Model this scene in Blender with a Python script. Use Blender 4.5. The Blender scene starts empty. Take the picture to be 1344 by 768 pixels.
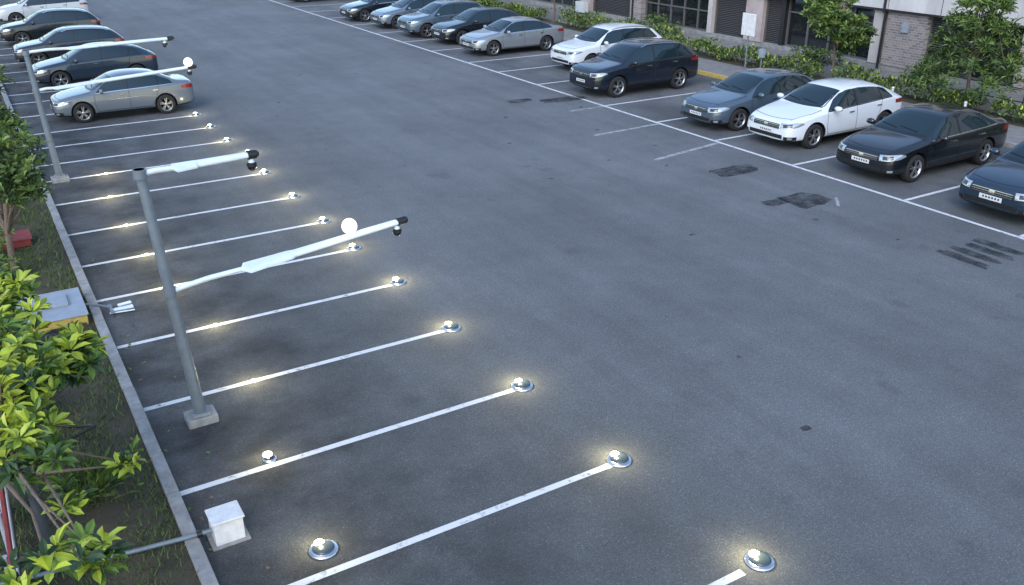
import bpy, math, random
import numpy as np
from mathutils import Vector, Matrix
from mathutils.bvhtree import BVHTree
random.seed(7); np.random.seed(7)
scene=bpy.context.scene
COL=scene.collection
R=math.radians

# ------------------------------------------------------------------ materials
def mat(name,col,rough=.6,metal=0.,var=0.,vscale=4.,bump=0.,bscale=40.,coat=0.,emis=None,estr=0.,spec=.5,col2=None,stretch=(1,1,1)):
    m=bpy.data.materials.new(name);m.use_nodes=True
    nt=m.node_tree;n=nt.nodes;l=nt.links
    b=n['Principled BSDF']
    b.inputs['Base Color'].default_value=(*col,1)
    b.inputs['Roughness'].default_value=rough
    b.inputs['Metallic'].default_value=metal
    b.inputs['Coat Weight'].default_value=coat
    b.inputs['Coat Roughness'].default_value=.05
    b.inputs['Specular IOR Level'].default_value=spec
    if emis:
        b.inputs['Emission Color'].default_value=(*emis,1);b.inputs['Emission Strength'].default_value=estr
    if var or bump:
        tc=n.new('ShaderNodeTexCoord');mp=n.new('ShaderNodeMapping');mp.inputs['Scale'].default_value=stretch
        l.new(tc.outputs['Object'],mp.inputs[0])
    if var:
        nz=n.new('ShaderNodeTexNoise');nz.inputs['Scale'].default_value=vscale;nz.inputs['Detail'].default_value=6;nz.inputs['Roughness'].default_value=.65
        l.new(mp.outputs[0],nz.inputs['Vector'])
        rp=n.new('ShaderNodeValToRGB')
        c2=col2 if col2 else tuple(min(1,c*(1+var)) for c in col)
        c1=tuple(c*(1-var) for c in col)
        rp.color_ramp.elements[0].position=.3;rp.color_ramp.elements[1].position=.7
        rp.color_ramp.elements[0].color=(*c1,1);rp.color_ramp.elements[1].color=(*c2,1)
        l.new(nz.outputs[0],rp.inputs[0]);l.new(rp.outputs[0],b.inputs['Base Color'])
    if bump:
        nb=n.new('ShaderNodeTexNoise');nb.inputs['Scale'].default_value=bscale;nb.inputs['Detail'].default_value=3
        l.new(mp.outputs[0],nb.inputs['Vector'])
        bp=n.new('ShaderNodeBump');bp.inputs['Strength'].default_value=bump;bp.inputs['Distance'].default_value=.02
        l.new(nb.outputs[0],bp.inputs['Height']);l.new(bp.outputs[0],b.inputs['Normal'])
    return m

def asphalt_mat():
    m=bpy.data.materials.new('asphalt');m.use_nodes=True
    nt=m.node_tree;n=nt.nodes;l=nt.links;b=n['Principled BSDF']
    tc=n.new('ShaderNodeTexCoord')
    def noise(scale,detail,rough,st=(1,1,1),loc=(0,0,0),rot=0):
        mp=n.new('ShaderNodeMapping');mp.inputs['Scale'].default_value=st;mp.inputs['Location'].default_value=loc;mp.inputs['Rotation'].default_value=(0,0,rot)
        l.new(tc.outputs['Object'],mp.inputs[0])
        z=n.new('ShaderNodeTexNoise');z.inputs['Scale'].default_value=scale;z.inputs['Detail'].default_value=detail;z.inputs['Roughness'].default_value=rough
        l.new(mp.outputs[0],z.inputs['Vector']);return z.outputs[0]
    def rng(v,a,b_,c,d):
        r=n.new('ShaderNodeMapRange');r.inputs[1].default_value=a;r.inputs[2].default_value=b_;r.inputs[3].default_value=c;r.inputs[4].default_value=d
        l.new(v,r.inputs[0]);return r.outputs[0]
    def mth(op,a,b_):
        k=n.new('ShaderNodeMath');k.operation=op
        for i,v in enumerate((a,b_)):
            if isinstance(v,(int,float)):k.inputs[i].default_value=v
            else:l.new(v,k.inputs[i])
        return k.outputs[0]
    big=rng(noise(.22,4,.55),.3,.7,.84,1.16)
    streak=rng(noise(1.0,5,.6,(1.3,.10,1)),.3,.7,.88,1.12)
    med=rng(noise(1.6,6,.65),.3,.7,.91,1.09)
    grain=rng(noise(17,4,.8),.3,.7,.80,1.20)
    fine=rng(noise(46,5,.85),.3,.7,.38,1.66)
    vor=n.new('ShaderNodeTexVoronoi');vor.inputs['Scale'].default_value=27;l.new(tc.outputs['Object'],vor.inputs['Vector'])
    speck=rng(vor.outputs['Distance'],.0,.26,2.3,.95)
    v=mth('MULTIPLY',big,streak);v=mth('MULTIPLY',v,med);v=mth('MULTIPLY',v,grain);v=mth('MULTIPLY',v,fine);v=mth('MULTIPLY',v,speck)
    sx=n.new('ShaderNodeSeparateXYZ');l.new(tc.outputs['Object'],sx.inputs[0])
    # oil-darkened stalls on the kerb side and on the building side
    m1=rng(sx.outputs[0],2.4,6.8,1.0,0.0)
    st=rng(noise(.8,6,.62,(1.0,1.1,1),(3,1,0)),.36,.66,0.12,.76)
    k=mth('SUBTRACT',1.0,mth('MULTIPLY',m1,st))
    m2=rng(sx.outputs[0],17.5,21.0,0.0,1.0)
    st2=rng(noise(.5,4,.6,(1,1,1),(9,4,0)),.38,.65,.0,.42)
    k2=mth('SUBTRACT',1.0,mth('MULTIPLY',m2,st2))
    v=mth('MULTIPLY',v,k);v=mth('MULTIPLY',v,k2)
    dr=rng(noise(1.1,3,.5,(1,1,1),(21,7,0)),.64,.74,1.0,.82)
    v=mth('MULTIPLY',v,dr)
    v=mth('MULTIPLY',v,rng(sx.outputs[0],4.0,11.0,.88,1.05))
    mx=n.new('ShaderNodeVectorMath');mx.operation='SCALE';mx.inputs[0].default_value=(.128,.136,.144)
    l.new(v,mx.inputs['Scale']);l.new(mx.outputs[0],b.inputs['Base Color'])
    b.inputs['Roughness'].default_value=.82
    b.inputs['Specular IOR Level'].default_value=.35
    bp=n.new('ShaderNodeBump');bp.inputs['Strength'].default_value=.7;bp.inputs['Distance'].default_value=.012
    l.new(fine,bp.inputs['Height']);l.new(bp.outputs[0],b.inputs['Normal'])
    return m

def paint_mark_mat(name,col,wear_lo=.38,wear_hi=.5,scale=9,amax=1.0):
    m=bpy.data.materials.new(name);m.use_nodes=True
    nt=m.node_tree;n=nt.nodes;l=nt.links;b=n['Principled BSDF']
    b.inputs['Base Color'].default_value=(*col,1);b.inputs['Roughness'].default_value=.85;b.inputs['Specular IOR Level'].default_value=.2
    tr=n.new('ShaderNodeBsdfTransparent');mx=n.new('ShaderNodeMixShader')
    tc=n.new('ShaderNodeTexCoord');z=n.new('ShaderNodeTexNoise');z.inputs['Scale'].default_value=scale;z.inputs['Detail'].default_value=8;z.inputs['Roughness'].default_value=.75
    l.new(tc.outputs['Object'],z.inputs['Vector'])
    r=n.new('ShaderNodeMapRange');r.inputs[1].default_value=wear_lo;r.inputs[2].default_value=wear_hi;r.inputs[4].default_value=amax
    l.new(z.outputs[0],r.inputs[0]);l.new(r.outputs[0],mx.inputs[0]);l.new(tr.outputs[0],mx.inputs[1]);l.new(b.outputs[0],mx.inputs[2])
    l.new(mx.outputs[0],n['Material Output'].inputs[0])
    return m

def brick_mat():
    m=bpy.data.materials.new('grey_brick');m.use_nodes=True
    nt=m.node_tree;n=nt.nodes;l=nt.links;b=n['Principled BSDF']
    tc=n.new('ShaderNodeTexCoord');s=n.new('ShaderNodeSeparateXYZ');c=n.new('ShaderNodeCombineXYZ')
    l.new(tc.outputs['Object'],s.inputs[0]);l.new(s.outputs[1],c.inputs[0]);l.new(s.outputs[2],c.inputs[1])
    k=n.new('ShaderNodeTexBrick');k.inputs['Color1'].default_value=(.15,.13,.13,1);k.inputs['Color2'].default_value=(.26,.23,.23,1);k.inputs['Mortar'].default_value=(.33,.31,.31,1)
    k.inputs['Scale'].default_value=1;k.inputs['Brick Width'].default_value=.26;k.inputs['Row Height'].default_value=.10;k.inputs['Mortar Size'].default_value=.011
    l.new(c.outputs[0],k.inputs[0]);l.new(k.outputs[0],b.inputs['Base Color']);b.inputs['Roughness'].default_value=.85
    return m

M={}
M['asphalt']=asphalt_mat()
M['line']=paint_mark_mat('worn_white_paint',(.58,.59,.60),.30,.46,6)
M['line2']=paint_mark_mat('faded_white_paint',(.40,.41,.42),.30,.55,5,.8)
M['tar']=paint_mark_mat('tar_stain',(.030,.033,.037),.34,.62,2.2,.85)
M['grass']=mat('soil_and_grass',(.04,.052,.02),.95,var=.5,vscale=1.6,bump=.8,bscale=30,col2=(.085,.065,.045))
M['blade']=mat('grass_blades',(.07,.11,.028),.8,var=.4,vscale=2)
M['earth']=mat('far_terrain',(.06,.07,.045),.95,var=.3,vscale=.05)
M['concrete']=mat('concrete',(.24,.24,.235),.85,var=.30,vscale=5,bump=.3)
M['paver']=mat('sidewalk_pavers',(.19,.185,.18),.85,var=.25,vscale=3,bump=.3)
M['yellow']=mat('yellow_kerb_paint',(.42,.31,.08),.7,var=.25,vscale=7)
M['steel']=mat('galvanised_pole',(.15,.18,.21),.5,metal=.2,var=.15,vscale=6)
M['darksteel']=mat('dark_pole_paint',(.05,.06,.075),.5,metal=.2,var=.15,vscale=6)
M['white']=mat('white_lamp_shell',(.60,.66,.72),.35,var=.10,vscale=4)
M['whitebox']=mat('white_box_paint',(.58,.59,.60),.45,var=.15,vscale=9)
M['black']=mat('black_plastic',(.012,.012,.014),.35)
M['blackgl']=mat('black_glass_dome',(.008,.009,.011),.06,coat=1)
M['globe']=mat('lit_globe',(.9,.88,.8),.3,emis=(1,.93,.76),estr=1.1)
M['led']=mat('lit_led',(.9,.85,.6),.3,emis=(1,.92,.58),estr=9)
M['chrome']=mat('chrome',(.6,.61,.62),.25,metal=1)
M['tealdome']=mat('stud_glass',(.03,.045,.06),.28,coat=.3)
M['glass']=mat('car_glass',(.008,.020,.026),.02,coat=0,spec=.7)
M['tyre']=mat('tyre_rubber',(.014,.014,.015),.85)
M['rim']=mat('alloy_rim',(.42,.43,.45),.32,metal=.85)
M['hl']=mat('headlamp_glass',(.42,.46,.50),.12,metal=.5,coat=1)
M['tail']=mat('tail_lamp',(.22,.01,.012),.15,coat=1)
M['plate']=mat('licence_plate',(.55,.57,.59),.5)
M['seam']=mat('panel_gap',(.006,.006,.007),.7)
M['bark']=mat('bark',(.13,.10,.075),.9,var=.35,vscale=14,bump=.6)
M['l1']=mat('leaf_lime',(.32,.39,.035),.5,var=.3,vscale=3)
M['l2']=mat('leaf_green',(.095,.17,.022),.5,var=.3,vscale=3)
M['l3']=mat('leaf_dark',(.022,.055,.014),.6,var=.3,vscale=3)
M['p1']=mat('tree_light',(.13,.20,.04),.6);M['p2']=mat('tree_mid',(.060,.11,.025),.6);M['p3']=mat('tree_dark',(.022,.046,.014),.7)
M['red']=mat('faded_red',(.22,.03,.03),.7,var=.3)
M['purple']=mat('purple_pipe',(.30,.16,.45),.5)
M['grey']=mat('grey_panel',(.24,.28,.33),.5,var=.15)
M['facade']=mat('painted_render',(.42,.39,.38),.85,var=.15,vscale=1.2)
M['pink']=mat('pink_render',(.37,.31,.305),.85,var=.18,vscale=1.2)
M['band']=mat('white_fascia',(.53,.51,.52),.7,var=.25,vscale=1.0,stretch=(1,1,.15))
M['brick']=brick_mat()
M['frame']=mat('dark_frame',(.025,.025,.028),.4,metal=.3)
M['louvre']=mat('grey_louvre',(.12,.117,.12),.55,metal=.2)
M['win']=mat('window_glass',(.010,.013,.015),.05,coat=1)
M['roof']=mat('roof_grey',(.16,.16,.17),.9)

# ------------------------------------------------------------------ mesh builder
class MB:
    def __init__(s): s.v=[];s.f=[];s.m=[];s.mats=[];s.sm=[]
    def mi(s,k):
        if k not in s.mats:s.mats.append(k)
        return s.mats.index(k)
    def add(s,vs,fs,k,smooth=False):
        o=len(s.v);s.v+= [tuple(v) for v in vs];i=s.mi(k)
        for f in fs: s.f.append([a+o for a in f]);s.m.append(i);s.sm.append(smooth)
    def box(s,c,d,k,M4=None):
        x,y,z=[a/2 for a in d]
        vs=[Vector((sx*x,sy*y,sz*z)) for sx in(-1,1) for sy in(-1,1) for sz in(-1,1)]
        if M4: vs=[M4@v for v in vs]
        vs=[v+Vector(c) for v in vs]
        s.add(vs,[(0,1,3,2),(4,6,7,5),(0,4,5,1),(2,3,7,6),(0,2,6,4),(1,5,7,3)],k)
    def tube(s,p0,p1,r0,r1,k,n=12,cap=True):
        p0=Vector(p0);p1=Vector(p1);d=(p1-p0).normalized()
        a=d.orthogonal().normalized();b=d.cross(a)
        vs=[]
        for p,r in((p0,r0),(p1,r1)):
            for i in range(n):
                t=2*math.pi*i/n;vs.append(p+a*math.cos(t)*r+b*math.sin(t)*r)
        fs=[(i,(i+1)%n,n+(i+1)%n,n+i) for i in range(n)]
        s.add(vs,fs,k,True)
        if cap: s.add(vs,[tuple(range(n))[::-1],tuple(range(n,2*n))],k)
    def path(s,pts,rs,k,n=8):
        for i in range(len(pts)-1): s.tube(pts[i],pts[i+1],rs[i],rs[i+1],k,n)
    def lathe(s,prof,c,k,n=24,axis='z'):
        vs=[];m=len(prof)
        for i in range(n):
            t=2*math.pi*i/n
            for r,h in prof:
                if axis=='z': v=(r*math.cos(t),r*math.sin(t),h)
                else: v=(r*math.cos(t),h,r*math.sin(t))
                vs.append(Vector(v)+Vector(c))
        fs=[(i*m+j,((i+1)%n)*m+j,((i+1)%n)*m+j+1,i*m+j+1) for i in range(n) for j in range(m-1)]
        s.add(vs,fs,k,True)
    def sphere(s,c,r,k,n=20,zs=1.):
        prof=[(max(r*math.sin(math.pi*j/12),1e-4),-r*math.cos(math.pi*j/12)*zs) for j in range(13)]
        s.lathe(prof,c,k,n)
    def mesh(s,name):
        me=bpy.data.meshes.new(name);me.from_pydata(s.v,[],s.f)
        for k in s.mats: me.materials.append(M[k])
        me.polygons.foreach_set('material_index',s.m);me.polygons.foreach_set('use_smooth',s.sm);me.update()
        return me
    def obj(s,name,parent=None,bevel=0):
        o=bpy.data.objects.new(name,s.mesh(name));COL.objects.link(o)
        if parent:o.parent=parent
        if bevel:
            b=o.modifiers.new('b','BEVEL');b.width=bevel;b.segments=2;b.limit_method='ANGLE'
        return o
def empty(name,loc=(0,0,0)):
    e=bpy.data.objects.new(name,None);e.location=loc;COL.objects.link(e);e.empty_display_size=.3;return e

# ------------------------------------------------------------------ cars
SEDAN=dict(L=4.66,R=.325,wx=(.88,3.60),
 st=[(0.00,.60,.30,.56,.64,.50),(.05,.72,.24,.61,.71,.60),(.18,.81,.20,.67,.77,.66),(.45,.865,.19,.755,.85,.70),(.80,.885,.19,.81,.91,.72),
 (1.18,.89,.19,.86,.965,.72),(1.30,.89,.19,.875,1.03,.70),(1.90,.89,.19,.905,1.37,.60),(2.15,.89,.19,.915,1.435,.59),(2.6,.89,.19,.925,1.46,.59),
 (3.1,.89,.19,.94,1.435,.58),(3.45,.89,.19,.95,1.37,.58),(3.98,.885,.19,.97,1.12,.64),(4.18,.875,.20,.975,1.07,.68),(4.45,.84,.22,.965,1.055,.66),(4.60,.76,.27,.91,1.01,.60),(4.66,.64,.36,.82,.91,.50)],
 ws=(1.24,1.93),side=(1.38,3.92),rear=(3.42,4.0),B=2.42,dr=(1.32,3.30),belt=1.3,hood=.80)
HATCH=dict(L=4.32,R=.325,wx=(.86,3.48),
 st=[(0.00,.60,.30,.58,.66,.50),(.05,.72,.24,.63,.73,.60),(.18,.81,.20,.69,.80,.66),(.45,.865,.19,.775,.88,.70),(.80,.885,.19,.83,.945,.72),
 (1.10,.89,.19,.875,1.00,.72),(1.22,.89,.19,.89,1.06,.70),(1.82,.89,.19,.92,1.41,.61),(2.1,.89,.19,.935,1.475,.60),(2.55,.89,.19,.955,1.49,.60),
 (3.0,.89,.19,.98,1.46,.59),(3.40,.885,.19,1.00,1.395,.575),(3.78,.875,.20,1.01,1.27,.57),(4.10,.85,.22,1.00,1.08,.61),(4.24,.80,.26,.96,1.01,.61),(4.32,.68,.34,.85,.90,.52)],
 ws=(1.16,1.86),side=(1.30,3.74),rear=(3.52,4.08),B=2.34,dr=(1.28,3.18),belt=0,hood=.82)
SUV=dict(L=4.55,R=.355,wx=(.90,3.60),
 st=[(0.00,.64,.36,.70,.80,.54),(.05,.76,.29,.76,.88,.64),(.18,.845,.25,.82,.95,.70),(.45,.89,.24,.90,1.01,.74),(.80,.91,.24,.95,1.06,.76),
 (1.12,.915,.24,.99,1.11,.76),(1.24,.915,.24,1.005,1.18,.73),(1.80,.915,.24,1.04,1.56,.64),(2.05,.915,.24,1.05,1.635,.635),(2.6,.915,.24,1.07,1.67,.635),
 (3.2,.915,.24,1.09,1.65,.63),(3.75,.91,.24,1.11,1.60,.62),(4.10,.895,.25,1.12,1.50,.61),(4.36,.87,.28,1.10,1.22,.64),(4.48,.83,.31,1.05,1.12,.66),(4.55,.72,.38,.92,1.0,.56)],
 ws=(1.18,1.84),side=(1.32,4.12),rear=(4.06,4.36),B=2.44,dr=(1.30,3.34),belt=0,hood=.95)

def build_car_meshes(S,tag):
    st=S['st'];vs=[];fs=[]
    for (x,w,zb,zl,zt,wt) in st:
        cab=min(1,max(0,(zt-zl-.1)/.35));e=.02+.055*cab
        half=[(0,zb),(.8*w,zb),(.965*w,zb+.07),(w,zb+.33*(zl-zb)),(w*.985,zb+.68*(zl-zb)),(w*(.955),zl),(wt,zt-e),(wt*.62,zt-e*.22),(0,zt)]
        ring=[(x,y,z) for y,z in half]+[(x,-y,z) for y,z in half[-2:0:-1]]
        vs+=ring
    n=16
    for i in range(len(st)-1):
        for j in range(n):
            fs.append((i*n+j,i*n+(j+1)%n,(i+1)*n+(j+1)%n,(i+1)*n+j))
    fs.append(tuple(range(n))[::-1]);fs.append(tuple(range((len(st)-1)*n,len(st)*n)))
    me=bpy.data.meshes.new('b');me.from_pydata(vs,[],fs)
    cr=me.attributes.new('crease_edge','FLOAT','EDGE')
    for e in me.edges:
        a,b=e.vertices
        if abs(a-b)==n:
            j=min(a,b)%n
            if j in(5,11): cr.data[e.index].value=.6
            if j in(6,10): cr.data[e.index].value=.35
            if j in(4,12): cr.data[e.index].value=.5
        elif abs(a-b)<n and a//n==b//n:
            i=a//n
            if i in(5,): 
                if all(5<=q%n<=11 for q in(a,b)): cr.data[e.index].value=.5
    me.update()
    ob=bpy.data.objects.new('tmp',me);COL.objects.link(ob)
    s=ob.modifiers.new('s','SUBSURF');s.levels=3;s.render_levels=3
    dg=bpy.context.evaluated_depsgraph_get();dg.update()
    ev=ob.evaluated_get(dg);m2=bpy.data.meshes.new_from_object(ev)
    bv=BVHTree.FromPolygons([v.co.copy() for v in m2.vertices],[tuple(p.vertices) for p in m2.polygons])
    # wheel arches
    cut=MB();Rw=S['R']
    for wx in S['wx']:
        for sg in(-1,1):
            y0,y1=(.58*sg,1.3*sg)
            cut.tube((wx,min(y0,y1),Rw+.01),(wx,max(y0,y1),Rw+.01),Rw+.055,Rw+.055,'black',36)
    import bmesh
    cm=cut.mesh('cut');bm=bmesh.new();bm.from_mesh(cm);bmesh.ops.remove_doubles(bm,verts=bm.verts,dist=1e-5);bmesh.ops.recalc_face_normals(bm,faces=bm.faces);bm.to_mesh(cm);bm.free()
    co=bpy.data.objects.new('cut',cm);COL.objects.link(co)
    ob2=bpy.data.objects.new('tmp2',m2);COL.objects.link(ob2)
    bo=ob2.modifiers.new('b','BOOLEAN');bo.operation='DIFFERENCE';bo.object=co;bo.solver='EXACT'
    dg=bpy.context.evaluated_depsgraph_get();dg.update()
    body=bpy.data.meshes.new_from_object(ob2.evaluated_get(dg));body.name=tag+'_body'
    for o in(ob,ob2,co): bpy.data.objects.remove(o)
    body.materials.clear();body.materials.append(M['white']);body.materials.append(M['seam'])
    for p in body.polygons:
        c=p.center;p.material_index=0;p.use_smooth=True
        for wx in S['wx']:
            d=math.hypot(c.x-wx,c.z-Rw-.01)
            if d<Rw+.052+.0 or (d<Rw+.058 and abs(p.normal.y)<.4): p.material_index=1
        if p.normal.z<-.6 and c.z<.4:p.material_index=1
    body.set_sharp_from_angle(angle=R(38))
    X=[a[0] for a in st]
    def itp(x,i,f=None):
        return float(np.interp(x,X,[a[i] for a in st]))
    def zbelt(x): return itp(x,3)
    def zedge(x):
        r=[]
        for a in st:
            cab=min(1,max(0,(a[4]-a[3]-.1)/.35));r.append(a[4]-(.02+.055*cab))
        return float(np.interp(x,X,r))
    def grid(mb,fn,nu,nv,k,off=.004):
        vv=[];ok=[]
        for i in range(nu+1):
            for j in range(nv+1):
                o,d=fn(i/nu,j/nv);h=bv.ray_cast(Vector(o),Vector(d))
                if h[0] is None: vv.append((0,0,0));ok.append(False)
                else:
                    nn=h[1]
                    if nn.dot(Vector(d))>0:nn=-nn
                    vv.append(h[0]+nn*off);ok.append(True)
        ff=[]
        for i in range(nu):
            for j in range(nv):
                q=(i*(nv+1)+j,(i+1)*(nv+1)+j,(i+1)*(nv+1)+j+1,i*(nv+1)+j+1)
                if all(ok[a] for a in q): ff.append(q)
        mb.add(vv,ff,k,True)
    win=MB();tr=MB();li=MB()
    lerp=lambda a,b,t:a+(b-a)*t
    x0,x1=S['ws'];wt0=itp(x1,5)
    def fws(u,v):
        t=v*2-1;y=t*lerp(.70,wt0-.045,u);x=lerp(x0+.10*t*t,x1+.10*t*t*.6,u)
        return (x,y,3),(0,0,-1)
    grid(win,fws,12,16,'glass')
    def fcw(u,v):
        t=v*2-1;y=t*.69;x=lerp(x0-.07,x0+.0,u)+.10*t*t
        return (x,y,3),(0,0,-1)
    grid(tr,fcw,2,14,'black',.003)
    # wipers lying on the glass
    for ya,yb in((-.45,.05),(.10,.58)):
        def fwp(u,v):
            y=lerp(ya,yb,u);return (x0+.07+.10*y*y+.07*u+.018*v,y,3),(0,0,-1)
        grid(tr,fwp,8,1,'seam',.014)
    r0,r1=S['rear'];wr=itp(r0,5)
    def frw(u,v):
        t=v*2-1;y=t*lerp(wr-.06,.62,u);x=lerp(r0-.05*t*t,r1-.08*t*t,u)
        return (x,y,3),(0,0,-1)
    grid(win,frw,10,14,'glass')
    s0,s1=S['side']
    for sg in(-1,1):
        def fs_(u,v,a=s0,b=s1):
            x=lerp(a,b,u);zb=zbelt(x)+.035
            zt=min(zedge(x)-.035,zb+(s1-x)*1.15+.02,zb+max(0,(x-s0))*.80+.01)
            zt=max(zt,zb+.004)
            return (x,sg*3,lerp(zb,zt,v)),(0,-sg,0)
        grid(win,fs_,44,5,'glass')
        def fb(u,v):
            x=lerp(s0-.02,s1+.0,u);z=zbelt(x)+.012+.02*v
            return (x,sg*3,z),(0,-sg,0)
        grid(tr,fb,40,1,'chrome' if S['belt'] else 'black',.007)
        for bx,wd in((S['B'],.05),(S['dr'][1]+.12,.035)):
            def fp(u,v):
                x=bx-wd/2+wd*u;zb=zbelt(x)+.03;zt=min(zedge(x)-.04,zb+(s1-x)*1.15)
                return (x+.03*v,sg*3,lerp(zb,zt,v)),(0,-sg,0)
            grid(tr,fp,2,6,'black',.008)
        def seam(pts,w=.013):
            for (xa,za),(xb,zb) in zip(pts[:-1],pts[1:]):
                dx,dz=xb-xa,zb-za;L=math.hypot(dx,dz);nx,nz=-dz/L*w/2,dx/L*w/2
                def fsm(u,v):
                    x=lerp(xa,xb,u)+nx*(v*2-1);z=lerp(za,zb,u)+nz*(v*2-1)
                    return (x,sg*3,z),(0,-sg,0)
                grid(tr,fsm,8,1,'seam',.0025)
        dA,dC=S['dr'];zs=itp(2,2)+.14;B=S['B']
        seam([(dA,zbelt(dA)-.0),(dA-.02,.55),(dA+.05,zs),(B,zs)]);seam([(B,zbelt(B)),(B+.01,zs),(dC-.15,zs),(dC+.02,.62),(dC+.12,zbelt(dC)-.02)])
        seam([(dC+.12,zbelt(dC)-.02),(dC+.13,zbelt(dC)+.02)])
        def fsl(u,v):
            x=lerp(S['wx'][0]+Rw+.1,S['wx'][1]-Rw-.1,u);return (x,sg*3,lerp(itp(2,2)+.03,itp(2,2)+.10,v)),(0,-sg,0)
        grid(tr,fsl,14,2,'black',.006)
        for hx in(B-.22,dC+.0):
            h=bv.ray_cast(Vector((hx,sg*3,zbelt(hx)-.10)),Vector((0,-sg,0)))
            tr.box((hx,h[0].y+sg*.018,zbelt(hx)-.10),(.17,.03,.03),'chrome')
        hz=S['hood']
        def cyl(cx,sgx,th,z): 
            d=Vector((-math.cos(th)*sgx,math.sin(th)*sg,0));o=Vector((cx,0,z))+d*4
            return tuple(o),tuple(-d)
        def fh(u,v):
            th=lerp(R(27),R(60),u);zc=hz-.175+.06*u
            return cyl(.95,1,th,zc+(v-.5)*lerp(.13,.10,u)*(1 if u<.75 else (1-(u-.75)*2.6)))
        grid(li,fh,14,4,'hl',.006)
        def fhi(u,v):
            th=lerp(R(31),R(43),u);zc=hz-.170+.02*u
            return cyl(.95,1,th,zc+(v-.5)*.075)
        grid(li,fhi,6,3,'blackgl',.009)
        def ff(u,v): return cyl(.95,1,lerp(R(33),R(50),u),lerp(itp(.2,2)+.10,itp(.2,2)+.19,v))
        grid(tr,ff,6,3,'black',.005)
        def ffl(u,v): return cyl(.95,1,lerp(R(38),R(44),u),lerp(itp(.2,2)+.12,itp(.2,2)+.17,v))
        grid(li,ffl,3,3,'hl',.009)
        L=S['L'];tz=zbelt(L-.25)-.10
        def ft(u,v): return cyl(L-.95,-1,lerp(R(30),R(60),u),tz+(v-.5)*lerp(.15,.10,u))
        grid(li,ft,12,4,'tail',.006)
        mx_=S['ws'][0]+.30;my=.93;mz=zbelt(mx_)+.10
        prof=[(.001,-.09),(.06,-.085),(.085,-.04),(.09,.02),(.07,.075),(.001,.09)]
        mm=MB();mm.lathe(prof,(0,0,0),'black',14,'y')
        tr_v=[Vector((v[0]*.75,v[1]*1.15,v[2]*.8))+Vector((mx_,sg*(my+.06),mz)) for v in mm.v]
        S.setdefault('mir',[]).append((tr_v,mm.f))
        tr.box((mx_,sg*(my-.05),mz-.05),(.06,.14,.03),'black')
    zg=S['hood']-.19
    def fr(y0,y1,z0,z1,k,off,nu=14,nv=3):
        def g(u,v):
            return (-3,lerp(y0,y1,u),lerp(z0,z1,v)),(1,0,0)
        grid(tr,g,nu,nv,k,off)
    fr(-.44,.44,zg-.07,zg+.055,'black',.005)
    for q in range(3): fr(-.43,.43,zg-.055+q*.04,zg-.046+q*.04,'chrome',.011,14,1)
    fr(-.06,.06,zg-.035,zg+.03,'chrome',.016,4,3)
    b0=itp(0,2)
    fr(-.56,.56,b0+.02,b0+.12,'black',.005)
    fr(-.24,.24,b0+.13,b0+.225,'plate',.012,4,2)
    for q in range(6): fr(-.19+q*.065,-.155+q*.065,b0+.16,b0+.200,'seam',.015,1,1)
    for sg in(-1,1):
        def fhs(u,v):
            x=lerp(.22,S['ws'][0]-.02,u);return (x,sg*(lerp(.60,.73,min(1,u*1.6))+.012*v),3),(0,0,-1)
        grid(tr,fhs,14,1,'seam',.002)
    def fh2(u,v):
        t=v*2-1;return (lerp(.16,.175,u)+.10*t*t,t*.60,3),(0,0,-1)
    grid(tr,fh2,1,12,'seam',.002)
    def grr(u,v): return (8,lerp(-.26,.26,u),lerp(.62,.73,v)),(-1,0,0)
    grid(tr,grr,4,2,'plate',.012)
    if tag=='suv':
        for sg in(-1,1):
            pts=[]
            for i in range(9):
                x=2.0+i*.24;h=bv.ray_cast(Vector((x,sg*.60,3)),Vector((0,0,-1)));pts.append(h[0]+Vector((0,0,.035 if 0<i<8 else .0)))
            tr.path(pts,[.017]*9,'chrome',6)
    wh=MB()
    for wx in S['wx']:
        for sg in(-1,1):
            yo=.885 if tag!='suv' else .91
            yo-=.02
            c=(wx,0,Rw)
            pr=[(Rw*.66,yo-.20),(Rw*.93,yo-.20),(Rw,yo-.17),(Rw,yo-.04),(Rw*.95,yo-.005),(Rw*.70,yo),(Rw*.66,yo-.01)]
            wh.lathe([(r,h*sg) for r,h in pr],c,'tyre',30,'y')
            pr=[(Rw*.67,yo-.005),(Rw*.64,yo-.012),(Rw*.60,yo-.05),(Rw*.58,yo-.11),(.001,yo-.11)]
            wh.lathe([(r,h*sg) for r,h in pr[:3]],c,'rim',30,'y')
            wh.lathe([(r,h*sg) for r,h in pr[2:]],c,'seam',30,'y')
            pr=[(.001,yo-.012),(.04,yo-.012),(.055,yo-.03)]
            wh.lathe([(r,h*sg) for r,h in pr],c,'rim',14,'y')
            for q in range(5):
                for dq in(-.13,.13):
                    a=2*math.pi*q/5+dq+.3
                    r1_=.04;r2_=Rw*.635
                    a2=2*math.pi*q/5+dq*1.3+.3
                    p=Vector((wx+math.cos(a)*r1_,sg*(yo-.026),Rw+math.sin(a)*r1_));q_=Vector((wx+math.cos(a2)*r2_,sg*(yo-.02),Rw+math.sin(a2)*r2_))
                    d=(q_-p);Lq=d.length;ang=math.atan2(d.z,d.x)
                    wh.box((p+q_)/2,(Lq,.018,.026),'rim',Matrix.Rotation(-ang,4,'Y'))
    wh.box(((S['wx'][0]+S['wx'][1])/2,0,Rw+.02),(S['wx'][1]-S['wx'][0]+.1,1.1,.12),'seam')
    mir=MB()
    for v,f in S['mir']: mir.add(v,f,'white',True)
    return dict(body=body,windows=win.mesh(tag+'_windows'),trim=tr.mesh(tag+'_trim'),lamps=li.mesh(tag+'_lamps'),wheels=wh.mesh(tag+'_wheels'),mirrors=mir.mesh(tag+'_mirrors'))

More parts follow.
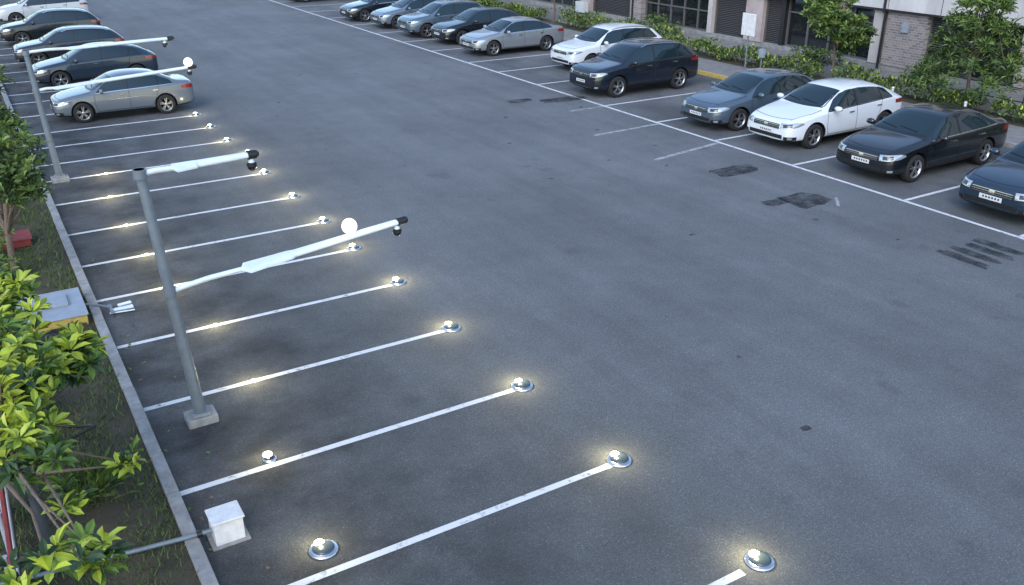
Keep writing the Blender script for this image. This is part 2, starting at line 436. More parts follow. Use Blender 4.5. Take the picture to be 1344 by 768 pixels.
CM={'sedan':build_car_meshes(SEDAN,'sedan'),'hatch':build_car_meshes(HATCH,'hatch'),'suv':build_car_meshes(SUV,'suv')}
PAINT={}
def paint(name,col,metal=.3):
    if name not in PAINT:
        PAINT[name]=mat('paint_'+name,col,.25,metal=metal,coat=.8)
    return PAINT[name]
def car(kind,pname,col,xf,yc,sc=(1,1,1),rot=0,metal=.0,name='parked_car'):
    e=empty(name,(xf,yc,.004));e.scale=sc;e.rotation_euler=(0,0,R(rot))
    pm=paint(pname,col,metal)
    for k,me in CM[kind].items():
        o=bpy.data.objects.new(k,me);COL.objects.link(o);o.parent=e
        if k in('body','mirrors'):
            o.material_slots[0].link='OBJECT';o.material_slots[0].material=pm
    return e
car('sedan','navy',(.010,.022,.040),19.5,10.95,(1.12,1.14,1.14))
car('sedan','black',(.005,.007,.010),19.6,14.65,(1.12,1.14,1.12),.6)
car('hatch','white',(.60,.64,.68),19.9,18.30,(1.19,1.13,1.12),.5,0)
car('hatch','steel_blue',(.070,.10,.135),19.6,21.0,(1.16,1.10,1.08),-.4,.3)
car('suv','dark_navy',(.005,.009,.017),19.35,26.95,(1.10,1.10,1.08),.5)
car('suv','white',(.60,.64,.68),21.5,31.5,(1.08,1.08,1.03),0,0)
car('sedan','silver',(.28,.30,.32),20.0,36.95,(1.06,1.10,1.05),0,.5)
car('hatch','black',(.005,.007,.010),20.3,40.5,(1.1,1.10,1.08),.8)
car('suv','blue_grey',(.10,.14,.18),19.8,43.4,(1.05,1.08,1.02),-.6,.4)
car('hatch','grey_blue',(.15,.19,.23),19.9,47.2,(1.1,1.08,1.05),.4,.4)
car('sedan','black',(.005,.007,.010),19.5,50.8,(1.08,1.08,1.05))
car('suv','white',(.60,.64,.68),19.8,62.0,(1.1,1.1,1.0),0,0)
car('sedan','grey',(.10,.12,.145),2.22,32.8,(.955,1.0,1.0),-.5,.0)
car('hatch','deep_blue',(.012,.022,.038),2.2,39.2,(1.06,1.0,1.0),.5)
car('suv','charcoal',(.012,.015,.02),2.0,44.6,(.98,1.0,.9),-.5)
car('suv','black',(.005,.007,.010),1.9,51.3,(1.0,1.0,.95))
car('suv','pale_grey',(.40,.42,.44),2.2,59.2,(1.05,1,1))

# ------------------------------------------------------------------ ground
def sheet(name,x0,x1,y0,y1,z,k,parent=None):
    b=MB();b.add([(x0,y0,z),(x1,y0,z),(x1,y1,z),(x0,y1,z)],[(0,1,2,3)],k);return b.obj(name,parent)
sheet('terrain',-600,600,-600,600,-.06,'earth')
sheet('parking_lot_asphalt',1.1,26.05,-30,150,0,'asphalt')
sheet('grass_verge',-40,1.02,-30,150,.07,'grass')
b=MB()
y=-20
while y<90:
    b.box((1.10+random.uniform(-.006,.006),y+.5,.03),(.16,.985,.18),'concrete');y+=1
b.obj('kerb',None,.012)
b=MB();y=-20;i=0
while y<95:
    b.box((26.12,y+.5,.04),(.16,.99,.20),'yellow' if 22<y<28 else 'concrete');y+=1
b.obj('kerb',None,.012)
b=MB()
b.box((27.25,35,.045),(2.08,120,.15),'paver')
b.obj('sidewalk')
b=MB();b.box((31.1,35,.06),(3.38,120,.14),'paver');b.obj('pavement')
b=MB();b.box((28.85,35,.05),(1.1,120,.16),'grass');b.obj('planting_bed_soil')

# markings
def line(b,p0,p1,w,k,z=.004):
    p0=Vector((*p0,0));p1=Vector((*p1,0));d=(p1-p0).normalized();n=Vector((-d.y,d.x,0))*w/2
    seg=max(1,int((p1-p0).length/.5))
    vs=[];fs=[]
    for i in range(seg+1):
        p=p0.lerp(p1,i/seg);j=random.uniform(-.006,.006)
        vs+=[p+n*(1+j*4)+Vector((0,0,z)),p-n*(1+j*4)+Vector((0,0,z))]
    for i in range(seg): fs.append((2*i,2*i+1,2*i+3,2*i+2))
    b.add(vs,fs,k)
LY=[5.33,7.74,10.08,12.42,14.70,16.85,18.80,20.92,23.31,25.49,27.21,29.21,31.16]
b=MB()
for y in [3.0,.7]+LY+[33.9,36.3,38.0,40.6,43.0,45.4,48,50,52.6,55]:
    line(b,(1.20,y),(6.28,y),.105,'line')
for y in [7,9.9,12.85,16.45,19.55,22.3,25.15,29.55,32.6,35.2,38.8,42,45.4,49,52.5,56,59,62,65]:
    line(b,(19.17,y),(25.9,y),.10,'line')
line(b,(16.2,18.85),(19.0,19.3),.10*1.5,'line2');line(b,(16.36,21.97),(19.0,22.1),.15,'line2')
line(b,(17.6,25.1),(19.0,25.1),.13,'line2')
line(b,(17.4,13.4),(17.9,13.9),.08,'line2')
line(b,(19.1,-10),(19.1,90),.11,'line')
b.obj('parking_markings')
def blob(b,c,rx,ry,k,z,n=22,rag=.25,rot=0):
    vs=[(c[0],c[1],z)];
    for i in range(n):
        t=2*math.pi*i/n
        q=1/max(abs(math.cos(t)),abs(math.sin(t)))**.75*(1+random.uniform(-rag,rag)*.5)
        x=math.cos(t)*rx*q;y=math.sin(t)*ry*q
        vs.append((c[0]+x*math.cos(rot)-y*math.sin(rot),c[1]+x*math.sin(rot)+y*math.cos(rot),z))
    b.add(vs,[(0,1+i,1+(i+1)%n) for i in range(n)],k)
b=MB()
blob(b,(17.4,16.9),.75,.38,'tar',.006);blob(b,(17.1,14.15),.58,.48,'tar',.006);blob(b,(16.3,14.4),.35,.2,'tar',.006)
for q in range(4):
    blob(b,(16.9+q*.42,9.75+.0*q),.15,.55,'tar',.006,rag=.35)
blob(b,(18.5,26.8),.9,.35,'tar',.006);blob(b,(17.0,27.4),.5,.25,'tar',.006)
for i in range(26):
    blob(b,(random.uniform(7,18.5),random.uniform(5,45)),random.uniform(.03,.10),random.uniform(.03,.07),'tar',.005)
b.obj('tar_stains')

# ------------------------------------------------------------------ ground lights
def glow(p,e,r=.04):
    l=bpy.data.lights.new('stud_light','POINT');l.energy=e;l.color=(1,.84,.45);l.shadow_soft_size=r
    o=bpy.data.objects.new('bulb',l);o.location=p;COL.objects.link(o);return o
def stud(x,y,lit=True,e=2.2,r=.165,dark=False):
    em=empty('ground_light',(x,y,.004))
    b=MB()
    b.lathe([(r,0),(r*1.0,.014),(r*.9,.026),(r*.74,.032)],(0,0,0),'chrome',32)
    prof=[(r*.74*math.cos(t*math.pi/16),.030+r*.28*math.sin(t*math.pi/16)) for t in range(0,9)]
    prof[-1]=(.0005,prof[-1][1])
    b.lathe(prof,(0,0,0),'blackgl' if dark else 'tealdome',32)
    b.obj('stud_housing',em)
    if lit:
        b=MB();b.sphere((-r*.12,r*.38,.060),.066,'led',16,.45);b.obj('led',em)
        o=glow((-.03,r*.5,.24),e,.03);o.parent=em
    return em
ENDX=[6.49,6.33,6.25,6.25,6.28,6.24,6.29,6.28,6.30,6.50,6.35,6.34,6.35]
for i,(x,y) in enumerate(zip(ENDX,LY)): stud(x+.08,y+.03,True,17 if i<11 else 9,.175 if i<4 else .155)
stud(2.38,8.13,True,13,.175);stud(2.40,10.23,True,10,.10,True)
for x,y in[(2.83,12.42),(2.83,14.70),(2.5,16.85),(2.46,18.80),(2.41,20.92),(2.44,23.31),(2.68,25.49)]:
    em=empty('ground_light',(x,y,.008));b=MB();b.lathe([(.045,0),(.04,.012),(.02,.018),(.0005,.02)],(0,0,0),'led',18);b.obj('led',em)
    o=glow((0,0,.26),15,.03);o.parent=em

# ------------------------------------------------------------------ lamp posts
def arm_blade(b,p0,p1,wing0,wing1,root_r=.035):
    p0=Vector(p0);p1=Vector(p1);d=(p1-p0);L=d.length
    side=Vector((0,1,0));up=Vector((0,0,1))
    a=p0+d*wing0
    mid=p0+d*wing0*.5+up*L*.006
    b.path([p0,mid,a],[root_r*1.1,root_r*1.05,root_r],'white',12)
    secs=[(wing0-.02,.05,.03),(wing0,.20,.030),(wing0+(wing1-wing0)*.27,.150,.042),(wing0+(wing1-wing0)*.30,.100,.046),(wing0+(wing1-wing0)*.7,.080,.046),(wing1,.065,.042)]
    vs=[];n=8
    for t,w,h in secs:
        c=p0+d*t
        for (yy,zz) in((-1,-.3),(-.6,-.8),(.6,-.8),(1,-.3),(1,.2),(.5,.85),(-.5,.85),(-1,.2)):
            vs.append(c+side*yy*w+up*zz*h)
    fs=[(i*n+j,i*n+(j+1)%n,(i+1)*n+(j+1)%n,(i+1)*n+j) for i in range(len(secs)-1) for j in range(n)]
    fs+=[tuple(range(n)),tuple(range((len(secs)-1)*n,len(secs)*n))]
    b.add(vs,fs,'white')
    c=p0+d*wing1
    b.tube(c,p1-d.normalized()*.05,.066,.060,'black',12)
    b.sphere(p1-d.normalized()*.05,.060,'black',14)
def camera_dome(b,p,r=.065):
    p=Vector(p)
    b.tube(p+Vector((0,0,.0)),p+Vector((0,0,-.06)),.03,.05,'white',12)
    b.tube(p+Vector((0,0,-.05)),p+Vector((0,0,-.10)),r,r*1.05,'black',14)
    b.sphere(p+Vector((0,0,-.11)),r*.95,'blackgl',16)
def lamp_post(base,top,arms,globe,gr=.115):
    e=empty('street_lamp',(base[0],base[1],0));B=Vector((base[0],base[1],0));top=Vector(top)-B
    b=MB();b.box((0,0,.06),(.42,.34,.13),'concrete');b.box((0,0,.14),(.26,.26,.03),'concrete');b.obj('footing',e,.015)
    b=MB();b.tube((0,0,.14),top,.085,.062,'steel',18);b.tube((0,0,.15),(0,0,.18),.13,.12,'steel',18)
    b.tube(top-Vector((0,0,.03)),top+Vector((0,0,.02)),.075,.07,'steel',18)
    b.obj('pole',e)
    for i,(z,p1,w0,w1) in enumerate(arms):
        t=z/top.z;p0=top*t;p1=Vector(p1)-B
        b=MB();b.tube(p0-Vector((0,0,.06)),p0+Vector((0,0,.06)),.085,.085,'steel',16)
        arm_blade(b,p0,p1,w0,w1);b.obj('arm_%d'%(i+1),e)
        b=MB();camera_dome(b,p0.lerp(p1,.95 if i else .93)-Vector((0,0,.05)));b.obj('camera_%d'%(i+1),e)
    b=MB();g=Vector(globe)-B;b.sphere(g,gr,'globe',24);b.tube(g-Vector((0,0,gr+.03)),g-Vector((0,0,gr-.02)),.04,.045,'chrome',12);b.obj('globe',e)
    l=bpy.data.lights.new('globe_light','POINT');l.energy=6;l.color=(1,.93,.78);l.shadow_soft_size=gr*1.05
    o=bpy.data.objects.new('globe_light',l);o.location=g+Vector((0,0,gr*1.8));o.parent=e;COL.objects.link(o)
lamp_post((1.86,11.69),(1.62,11.72,3.76),[(3.72,(3.15,11.75,3.76),.28,.90),(2.07,(5.28,11.75,2.43),.30,.95)],(4.35,11.75,2.49))
lamp_post((1.56,25.4),(1.40,25.4,3.36),[(3.32,(4.95,25.4,3.40),.28,.95),(2.37,(5.42,25.4,2.62),.12,.94)],(5.22,25.4,2.74),.12)

# ------------------------------------------------------------------ utility things on the left
e=empty('junction_box',(1.50,8.95,0));b=MB();b.box((0,0,.17),(.34,.30,.30),'whitebox');b.box((0,0,.335),(.38,.34,.03),'whitebox');b.obj('box',e,.01)
b=MB();b.box((0,0,.012),(.44,.38,.02),'concrete');b.obj('base',e)
b=MB();b.path([(1.33,8.95,.16),(1.0,8.99,.15),(.55,9.06,.14),(.1,9.15,.12),(-1.2,9.35,.1)],[.028]*5,'steel',10);b.tube((1.16,8.97,.155),(1.22,8.965,.156),.04,.04,'black',10);b.obj('conduit_pipe')
e=empty('utility_cover',(.35,16.35,.07))
b=MB();b.box((0,0,.10),(1.15,1.25,.20),'yellow');b.obj('plinth',e,.01)
b=MB();b.box((0,0,.215),(1.2,1.3,.03),'grey');b.box((.1,.1,.26),(.5,.5,.06),'grey');b.obj('lid',e,.008)
b=MB();b.tube((.2,14.5,.14),(.98,14.7,.16),.028,.028,'purple',10);b.obj('purple_pipe')
# bent metal bracket lying against the kerb
b=MB()
b.path([(.92,16.35,.22),(1.15,16.32,.16),(1.35,16.3,.07)],[.02]*3,'steel',8)
for i in range(4):
    yo=16.08+i*.10
    b.box((1.52+.03*i,yo,.035+.012*(i%2)),(.42-.06*i,.065,.02),'white',Matrix.Rotation(R(6*i-8),4,'Z')@Matrix.Rotation(R(18*(1 if i%2 else -1)),4,'X'))
b.box((1.36,16.25,.05),(.06,.42,.03),'steel');b.obj('metal_bracket')
b=MB();n=9;vs=[]
for i in range(n):
    for j in range(n):
        vs.append((.0+i*.11,15.0+j*.09,.10+.13*random.random()*math.sin(math.pi*i/(n-1))*math.sin(math.pi*j/(n-1))+.03))
b.add(vs,[(i*n+j,(i+1)*n+j,(i+1)*n+j+1,i*n+j+1) for i in range(n-1) for j in range(n-1)],'black',True);b.obj('plastic_tarp')
b=MB();b.box((.1,20.7,.16),(.7,.6,.16),'red');b.box((.1,20.7,.25),(.76,.66,.03),'red');b.obj('red_crate',None,.01)
b=MB();b.tube((-.31,9.35,.05),(-.36,9.37,1.6),.055,.05,'darksteel',14);b.tube((-.31,9.35,.06),(-.31,9.35,.10),.10,.09,'darksteel',14);b.obj('sign_post')
e=empty('guard_rail',(-.70,8.3,.07))
b=MB()
for k in range(5): b.tube((0,-1.2+k*.8,0),(0,-1.2+k*.8,.8),.03,.03,'grey',8)
b.obj('posts',e)
b=MB();b.box((.05,.4,.72),(.04,3.8,.16),'red');b.box((.05,.4,.45),(.04,3.8,.12),'whitebox');b.box((.05,.4,.22),(.04,3.8,.10),'black');b.obj('rails',e,.008)
b=MB()
b.path([(-.2,11.8,.1),(.5,11.9,.25),(.2,12.3,.12),(-.5,12.6,.3)],[.02]*4,'black',6);b.path([(-.5,14.6,.2),(.3,15.0,.35),(.7,14.9,.12)],[.03,.03,.02],'black',6);b.obj('cable')

# ------------------------------------------------------------------ vegetation
def leaves(name,parent,pts,nrm,length,width,mi,mats,fold=.25):
    n=len(pts);d=nrm/np.linalg.norm(nrm,axis=1,keepdims=True)
    rnd=np.random.normal(size=(n,3))*.35+np.array([0,0,1.]);s=np.cross(d,rnd);s/=np.linalg.norm(s,axis=1,keepdims=True)+1e-9
    up=np.cross(s,d)
    L=length[:,None];W=width[:,None]
    v=np.stack([pts,pts+d*L*.35+s*W*.42+up*W*fold,pts+d*L*.72+s*W*.42+up*W*fold*.8,pts+d*L-up*L*.10,pts+d*L*.72-s*W*.42+up*W*fold*.8,pts+d*L*.35-s*W*.42+up*W*fold,pts+d*L*.52],1).reshape(-1,3)
    base=np.arange(n)[:,None,None]*7
    f=(base+np.array([[0,1,6],[1,2,6],[2,3,6],[3,4,6],[4,5,6],[5,0,6]])[None]).reshape(-1,3)
    me=bpy.data.meshes.new(name);me.from_pydata(v.tolist(),[],f.tolist())
    for k in mats: me.materials.append(M[k])
    me.polygons.foreach_set('material_index',np.repeat(mi,6).astype(np.int32));me.update()
    o=bpy.data.objects.new(name,me);COL.objects.link(o)
    if parent:o.parent=parent
    return o
def rosettes(name,parent,centers,per,ll,lw,mats,spread=1.0):
    P=[];D=[];Ls=[];Ws=[];MI=[]
    cs=np.array(centers);mid=cs.mean(0)
    for c in cs:
        ax=np.array([random.gauss(0,.5),random.gauss(0,.5),1.]);ax/=np.linalg.norm(ax)
        a=np.cross(ax,[1,0,0.1]);a/=np.linalg.norm(a);bb=np.cross(ax,a)
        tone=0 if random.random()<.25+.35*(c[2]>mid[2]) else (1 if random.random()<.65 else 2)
        n=random.randint(per-2,per+3)
        for i in range(n):
            t=2*math.pi*i/n+random.uniform(-.25,.25);el=random.uniform(-.25,.9)
            d=(a*math.cos(t)+bb*math.sin(t))*math.cos(el)*spread+ax*math.sin(el)
            P.append(c+d*.02);D.append(d);q=random.uniform(.7,1.15);Ls.append(ll*q);Ws.append(lw*q);MI.append(tone if random.random()<.8 else random.randint(0,2))
    return leaves(name,parent,np.array(P),np.array(D),np.array(Ls),np.array(Ws),np.array(MI),mats)
def branchy(name,base,limbs,crown_pts,trunk_r=.07):
    b=MB();pts=[Vector(p) for p in base];n=len(pts)
    b.path(pts,[trunk_r*(1-.45*i/(n-1)) for i in range(n)],'bark',9)
    idx=list(range(len(crown_pts)));random.shuffle(idx)
    for i in idx[:limbs]:
        q=Vector(crown_pts[i]);s=pts[random.randint(max(1,n-2),n-1)]
        m1=s.lerp(q,.5)+Vector((random.uniform(-.12,.12),random.uniform(-.12,.12),random.uniform(-.05,.15)))
        b.path([s,m1,q],[trunk_r*.45,trunk_r*.28,trunk_r*.1],'bark',6)
    return b
def near_tree(trunk,blobs,n,ll,lw,per=9,limbs=30,tr=.07,mats=('l1','l2','l3'),twigs=()):
    e=empty('broadleaf_tree',trunk[0]);o0=Vector(trunk[0])
    cr=[]
    for (c,r,w) in blobs:
        for _ in range(int(n*w)):
            d=np.random.normal(size=3);d/=np.linalg.norm(d);q=random.random()**.45
            cr.append(tuple(np.array(c)+d*np.array(r)*q-np.array(o0)))
    b=branchy('t',[Vector(p)-o0 for p in trunk],limbs,cr,tr)
    for tw in twigs:
        pts=[Vector(p)-o0 for p in tw];b.path(pts,[.018-.012*i/(len(pts)-1) for i in range(len(pts))],'bark',6)
    b.obj('trunk',e)
    rosettes('crown',e,cr,per,ll,lw,mats)
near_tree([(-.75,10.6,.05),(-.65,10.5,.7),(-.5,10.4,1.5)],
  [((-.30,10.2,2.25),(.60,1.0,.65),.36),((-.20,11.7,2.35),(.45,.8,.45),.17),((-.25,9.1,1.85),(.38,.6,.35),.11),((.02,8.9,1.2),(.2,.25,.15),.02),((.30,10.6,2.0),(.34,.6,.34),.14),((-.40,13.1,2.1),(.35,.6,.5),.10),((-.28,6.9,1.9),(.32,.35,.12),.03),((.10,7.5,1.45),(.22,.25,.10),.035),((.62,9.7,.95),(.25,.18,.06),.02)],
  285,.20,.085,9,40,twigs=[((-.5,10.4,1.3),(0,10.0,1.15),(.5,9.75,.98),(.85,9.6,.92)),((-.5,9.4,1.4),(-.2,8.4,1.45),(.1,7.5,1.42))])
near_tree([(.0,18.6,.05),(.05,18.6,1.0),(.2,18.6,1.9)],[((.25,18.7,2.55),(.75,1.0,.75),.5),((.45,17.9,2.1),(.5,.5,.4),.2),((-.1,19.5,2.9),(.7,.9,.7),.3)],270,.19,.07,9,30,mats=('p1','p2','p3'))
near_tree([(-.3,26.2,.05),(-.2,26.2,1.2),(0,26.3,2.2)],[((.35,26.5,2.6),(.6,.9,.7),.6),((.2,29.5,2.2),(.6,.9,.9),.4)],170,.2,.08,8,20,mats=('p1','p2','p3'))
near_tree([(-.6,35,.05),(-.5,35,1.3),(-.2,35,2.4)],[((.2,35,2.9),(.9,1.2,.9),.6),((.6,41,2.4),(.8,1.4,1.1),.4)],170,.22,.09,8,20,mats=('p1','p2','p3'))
def shrub(name,blobs,n,ll,lw,mats):
    cr=[]
    for(c,r,w) in blobs:
        for _ in range(int(n*w)):
            d=np.random.normal(size=3);d/=np.linalg.norm(d);q=random.random()**.4
            p=np.array(c)+d*np.array(r)*q;p[2]=max(p[2],.1);cr.append(p)
    return rosettes(name,None,cr,7,ll,lw,mats)
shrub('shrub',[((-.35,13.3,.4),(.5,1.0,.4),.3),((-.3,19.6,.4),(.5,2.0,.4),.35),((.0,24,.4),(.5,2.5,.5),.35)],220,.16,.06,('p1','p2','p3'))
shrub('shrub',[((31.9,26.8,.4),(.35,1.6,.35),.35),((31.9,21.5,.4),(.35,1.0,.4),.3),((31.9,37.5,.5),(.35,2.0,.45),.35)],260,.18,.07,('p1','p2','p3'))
def blades(name,x0,x1,y0,y1,n,h0,h1,z):
    x=np.random.uniform(x0,x1,n);y=np.random.uniform(y0,y1,n)
    keep=(np.sin(x*3.1+1)*np.sin(y*1.7)+np.random.normal(size=n)*.5)>-.2;x=x[keep];y=y[keep];n=len(x)
    h=np.random.uniform(h0,h1,n);a=np.random.uniform(0,6.28,n);w=.006+.004*np.random.rand(n);lx=np.random.normal(size=n)*h*.45;ly=np.random.normal(size=n)*h*.45
    Z=np.full(n,z)
    v=np.stack([np.stack([x-np.cos(a)*w,y-np.sin(a)*w,Z],1),np.stack([x+np.cos(a)*w,y+np.sin(a)*w,Z],1),np.stack([x+lx,y+ly,Z+h],1)],1).reshape(-1,3)
    f=np.arange(n*3).reshape(-1,3)
    me=bpy.data.meshes.new(name);me.from_pydata(v.tolist(),[],f.tolist())
    for k in('blade','l2'): me.materials.append(M[k])
    me.polygons.foreach_set('material_index',(np.random.rand(n)<.12).astype(np.int32))
    o=bpy.data.objects.new(name,me);COL.objects.link(o);return o
blades('grass',-1.8,1.0,6,36,52000,.03,.12,.07)
n=500;a=np.random.uniform(0,6.28,n);el=np.random.uniform(.3,1.4,n)
P=np.zeros((n,3))+np.array([.25,10.6,.07])+np.random.normal(size=(n,3))*np.array([.10,.16,0]);D=np.stack([np.cos(a)*np.cos(el),np.sin(a)*np.cos(el),np.sin(el)],1)
leaves('ornamental_grass',None,P,D,np.random.uniform(.2,.5,n),np.full(n,.012),np.random.randint(0,2,n),('blade','l2'))
# fallen leaves along the kerb and verge
n=260;P=np.stack([np.where(np.random.rand(n)<.6,np.random.uniform(-.8,1.0,n),1.2+np.abs(np.random.normal(size=n))*.25),np.random.uniform(6,34,n),np.zeros(n)],1);P[:,2]=np.where(P[:,0]<1.02,.085,.012)
a=np.random.uniform(0,6.28,n);D=np.stack([np.cos(a),np.sin(a),np.full(n,.05)],1)
leaves('fallen_leaves',None,P,D,np.random.uniform(.05,.11,n),np.random.uniform(.03,.05,n),np.random.randint(0,2,n),('bark','l2'),.05)

def street_tree(pos,z0,z1,r,n,style,tr=.07):
    e=empty('street_tree',(pos[0],pos[1],.1))
    cr=[];
    for _ in range(n):
        t=random.random()
        if style=='pine':
            L=int(t*6);zz=z0+(z1-z0)*(L+.5*random.random())/6;rr=r*(1-.8*(L/6))*(.25+.75*random.random()**.6)
            arm=(int(random.random()*6)+L*.4)*math.pi/3+random.gauss(0,.2)
            cr.append((math.cos(arm)*rr,math.sin(arm)*rr,zz-.25*rr+random.gauss(0,.05)))
        else:
            k=random.randint(0,7);ph=k*2.4;cc=np.array([math.cos(ph)*r*.48,math.sin(ph)*r*.48,z0+(z1-z0)*(.2+.6*((k*5)%8)/8)])
            d=np.random.normal(size=3);d/=np.linalg.norm(d);q=cc+d*np.array([r*.5,r*.5,(z1-z0)*.22])*random.random()**.4
            cr.append(tuple(q))
    b=branchy('t',[Vector((0,0,0)),Vector((.03,0,z0*.6)),Vector((0,.03,z0+.2)),Vector((0,0,z0+(z1-z0)*.75))],26,cr,tr);b.obj('trunk',e)
    rosettes('crown',e,cr,8,.22,.085 if style!='pine' else .06,('p1','p2','p3'))
street_tree((29.1,23.7),1.05,3.6,1.4,760,'round')
street_tree((29.1,18.0),1.3,4.6,1.85,900,'pine')
street_tree((29.1,43.3),1.2,4.0,1.2,300,'round')
street_tree((29.1,51.0),1.2,4.0,1.2,200,'round')
street_tree((29.1,11.5),1.2,4.0,1.3,300,'round')
def hedge(y0,y1,h,x0=28.4,x1=29.3):
    n=int((y1-y0)*330);P=np.stack([np.random.uniform(x0,x1,n),np.random.uniform(y0,y1,n),np.zeros(n)],1)
    hh=h*(.8+.2*np.sin(P[:,1]*2.3)+.15*np.sin(P[:,1]*5.1+P[:,0]*4));P[:,2]=.12+hh*np.random.rand(n)**.5
    D=np.random.normal(size=(n,3));D[:,2]=abs(D[:,2])+.3
    leaves('hedge',None,P,D,np.random.uniform(.10,.20,n),np.random.uniform(.05,.09,n),np.random.choice([0,1,2,3],n,p=[.3,.33,.25,.12]),('p1','p2','p3','l1'))
hedge(8,16.8,.65);hedge(17.2,23.2,.75);hedge(24.1,31.6,.65);hedge(32,42,.9);hedge(44,60,.6)

# ------------------------------------------------------------------ far side street furniture
e=empty('notice_sign',(27.0,26.3,.1))
b=MB();b.tube((0,0,0),(0,0,2.3),.035,.035,'steel',10);b.obj('post',e)
b=MB();b.box((-.03,0,2.0),(.08,.70,.85),'whitebox');b.obj('panel',e,.02)
e=empty('parking_meter',(25.9+.5,24.9,.12))
b=MB();b.tube((0,0,0),(0,0,1.0),.03,.03,'steel',10);b.box((0,0,1.12),(.16,.20,.32),'grey');b.obj('meter',e,.01)
for y in(17.2,20.0):
    b=MB();b.tube((27.9,y,.12),(27.9,y,.60),.045,.045,'whitebox',12);b.sphere((27.9,y,.60),.055,'whitebox',12);b.obj('bollard')
b=MB()
for y in np.arange(10.5,20,1.5): b.tube((30.0,y,.12),(30.0,y,.95),.02,.02,'black',8)
for z in(.5,.93): b.tube((30.0,10.5,z),(30.0,19.5,z),.018,.018,'black',8)
b.obj('handrail')

# ------------------------------------------------------------------ building
e=empty('shop_building',(32.8,0,0))
Y0,Y1=-6,78
wall=MB();tr=MB();gl=MB();lv=MB();fr_=MB();br=MB();bd=MB()
wall.box((6.2,(Y0+Y1)/2,4.6),(11.2,Y1-Y0,9.2),'facade')
bd.box((.24,(Y0+Y1)/2,3.12),(.72,Y1-Y0+.1,1.15),'band')
bd.box((.14,(Y0+Y1)/2,2.50),(.56,Y1-Y0+.12,.08),'frame')
bd.box((.10,(Y0+Y1)/2,3.74),(.9,Y1-Y0+.3,.08),'roof')
y=Y0+1.5
while y<Y1: fr_.box((-.123,y,3.12),(.012,.02,1.14),'frame');y+=2.4
wall.box((.32,(Y0+Y1)/2,.16),(.5,Y1-Y0,.32),'concrete')
def pier(y0,y1,k,x=.02,d=.5): (br if k=='brick' else wall).box((x+d/2,(y0+y1)/2,1.39),(d,y1-y0,2.135),k)
def louv(y0,y1,z0=.33,z1=2.44):
    lv.box((.40,(y0+y1)/2,(z0+z1)/2),(.06,y1-y0,z1-z0),'frame')
    z=z0+.05
    while z<z1-.03:
        lv.box((.33,(y0+y1)/2,z),(.075,y1-y0-.06,.02),'louvre',Matrix.Rotation(R(38),4,'Y'));z+=.085
    for y in(y0+.03,y1-.03): lv.box((.30,y,(z0+z1)/2),(.10,.06,z1-z0),'louvre')
def glaz(y0,y1,nm,z0=.33,z1=2.44,tran=1.85):
    gl.box((.42,(y0+y1)/2,(z0+z1)/2),(.04,y1-y0,z1-z0),'win')
    for i in range(nm+1):
        y=y0+(y1-y0)*i/nm;y=min(max(y,y0+.035),y1-.035);fr_.box((.36,y,(z0+z1)/2),(.08,.07,z1-z0),'louvre')
    fr_.box((.355,(y0+y1)/2,tran),(.075,y1-y0-.01,.06),'louvre');fr_.box((.357,(y0+y1)/2,z0+.03),(.079,y1-y0-.02,.05),'louvre')
pier(-6,2,'brick');louv(2,6);pier(6,7.5,'brick');glaz(7.5,13,3);pier(13,13.6,'pink')
louv(13.6,15.6);glaz(15.6,18.2,2);pier(18.2,18.6,'pink')
glaz(18.6,20.6,2);louv(20.6,22.5);pier(22.5,24.35,'brick')
pier(24.5,25.0,'facade');glaz(25.0,29.9,4);pier(29.9,30.1,'frame',.1,.3);louv(30.1,31.2);pier(31.2,32.3,'pink')
louv(32.3,34.6);pier(34.6,34.9,'facade');glaz(34.9,40.2,5,.33,2.44,1.3);pier(40.2,41.2,'brick')
louv(41.2,45);pier(45,46,'pink');glaz(46,52,5);pier(52,53.4,'brick');louv(53.4,58);pier(58,59,'pink');glaz(59,66,6);pier(66,78,'facade')
tr.tube((-.06,24.42,.12),(-.06,24.42,2.45),.055,.055,'black',10)
tr.tube((-.19,24.42,2.40),(-.19,24.42,3.69),.055,.055,'black',10)
tr.tube((-.05,40.9,.12),(-.05,40.9,2.45),.05,.05,'black',10)
tr.box((-.04,23.4,1.9),(.10,.30,.35),'grey')
for y in(12.2,45.5): tr.box((-.22,y,.55),(.36,.85,.6),'whitebox')
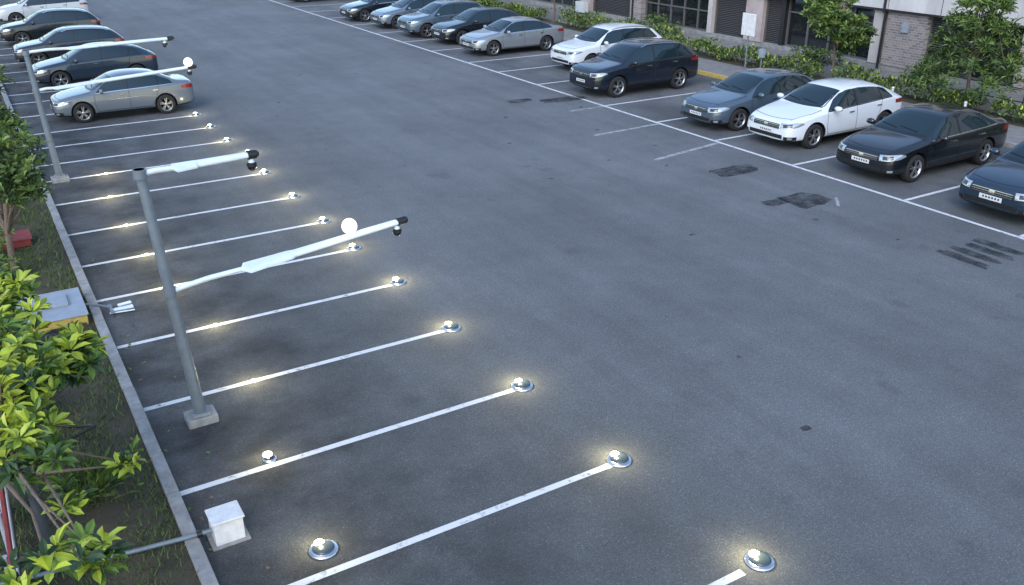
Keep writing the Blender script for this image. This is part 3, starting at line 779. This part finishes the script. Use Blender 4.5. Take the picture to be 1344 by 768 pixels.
for fl in(4.2,6.7):
    for i,y in enumerate(np.arange(Y0+2,Y1-2,3.4)):
        gl.box((.59,y,fl+1.0),(.05,1.9,1.45),'win')
        fr_.box((.55,y,fl+.26),(.14,2.1,.06),'concrete');fr_.box((.56,y,fl+1.75),(.1,2.0,.05),'frame');fr_.box((.56,y,fl+1.0),(.1,.05,1.44),'frame')
        for s_ in(-.975,.975): fr_.box((.56,y+s_,fl+1.0),(.1,.05,1.44),'frame')
bd.box((6.2,(Y0+Y1)/2,9.35),(11.8,Y1-Y0+.6,.3),'roof')
wall.obj('walls',e);bd.obj('fascia',e);br.obj('brick_piers',e);lv.obj('louvres',e);gl.obj('window_glass',e);fr_.obj('window_frames',e);tr.obj('fittings',e)

cr=[]
for i in range(1500):
    cr.append(np.array([random.uniform(-45,75),random.uniform(100,108),0])+np.array([0,0,abs(random.gauss(0,1))*2.6+.5]))
rosettes('distant_trees',None,cr,7,1.0,.5,('p1','p2','p3'))

# ------------------------------------------------------------------ light
w=bpy.data.worlds.new('World');scene.world=w;w.use_nodes=True
nt=w.node_tree;bg=nt.nodes['Background'];sk=nt.nodes.new('ShaderNodeTexSky');sk.sky_type='NISHITA';sk.sun_disc=False
SE,SR=R(40),R(225)
sk.sun_elevation=SE;sk.sun_rotation=SR;sk.air_density=1.2;sk.dust_density=1.0;sk.ozone_density=2.0
nt.links.new(sk.outputs[0],bg.inputs[0]);bg.inputs[1].default_value=.36
sd=bpy.data.lights.new('sun','SUN');sd.energy=1.5;sd.angle=R(40);sd.color=(1,.96,.92)
so=bpy.data.objects.new('sun',sd);COL.objects.link(so)
dirv=Vector((math.sin(SR)*math.cos(SE),math.cos(SR)*math.cos(SE),math.sin(SE)))
so.rotation_euler=dirv.to_track_quat('Z','Y').to_euler();so.location=dirv*50

# ------------------------------------------------------------------ camera
cam=bpy.data.cameras.new('camera');co=bpy.data.objects.new('camera',cam);COL.objects.link(co)
cam.sensor_width=36;cam.lens=36*1168/1344;cam.clip_end=2000
co.location=(0,0,7.0);co.rotation_euler=(R(90-24.4),0,R(-31.3))
scene.camera=co
scene.view_settings.view_transform='Standard';scene.view_settings.look='None';scene.view_settings.exposure=0
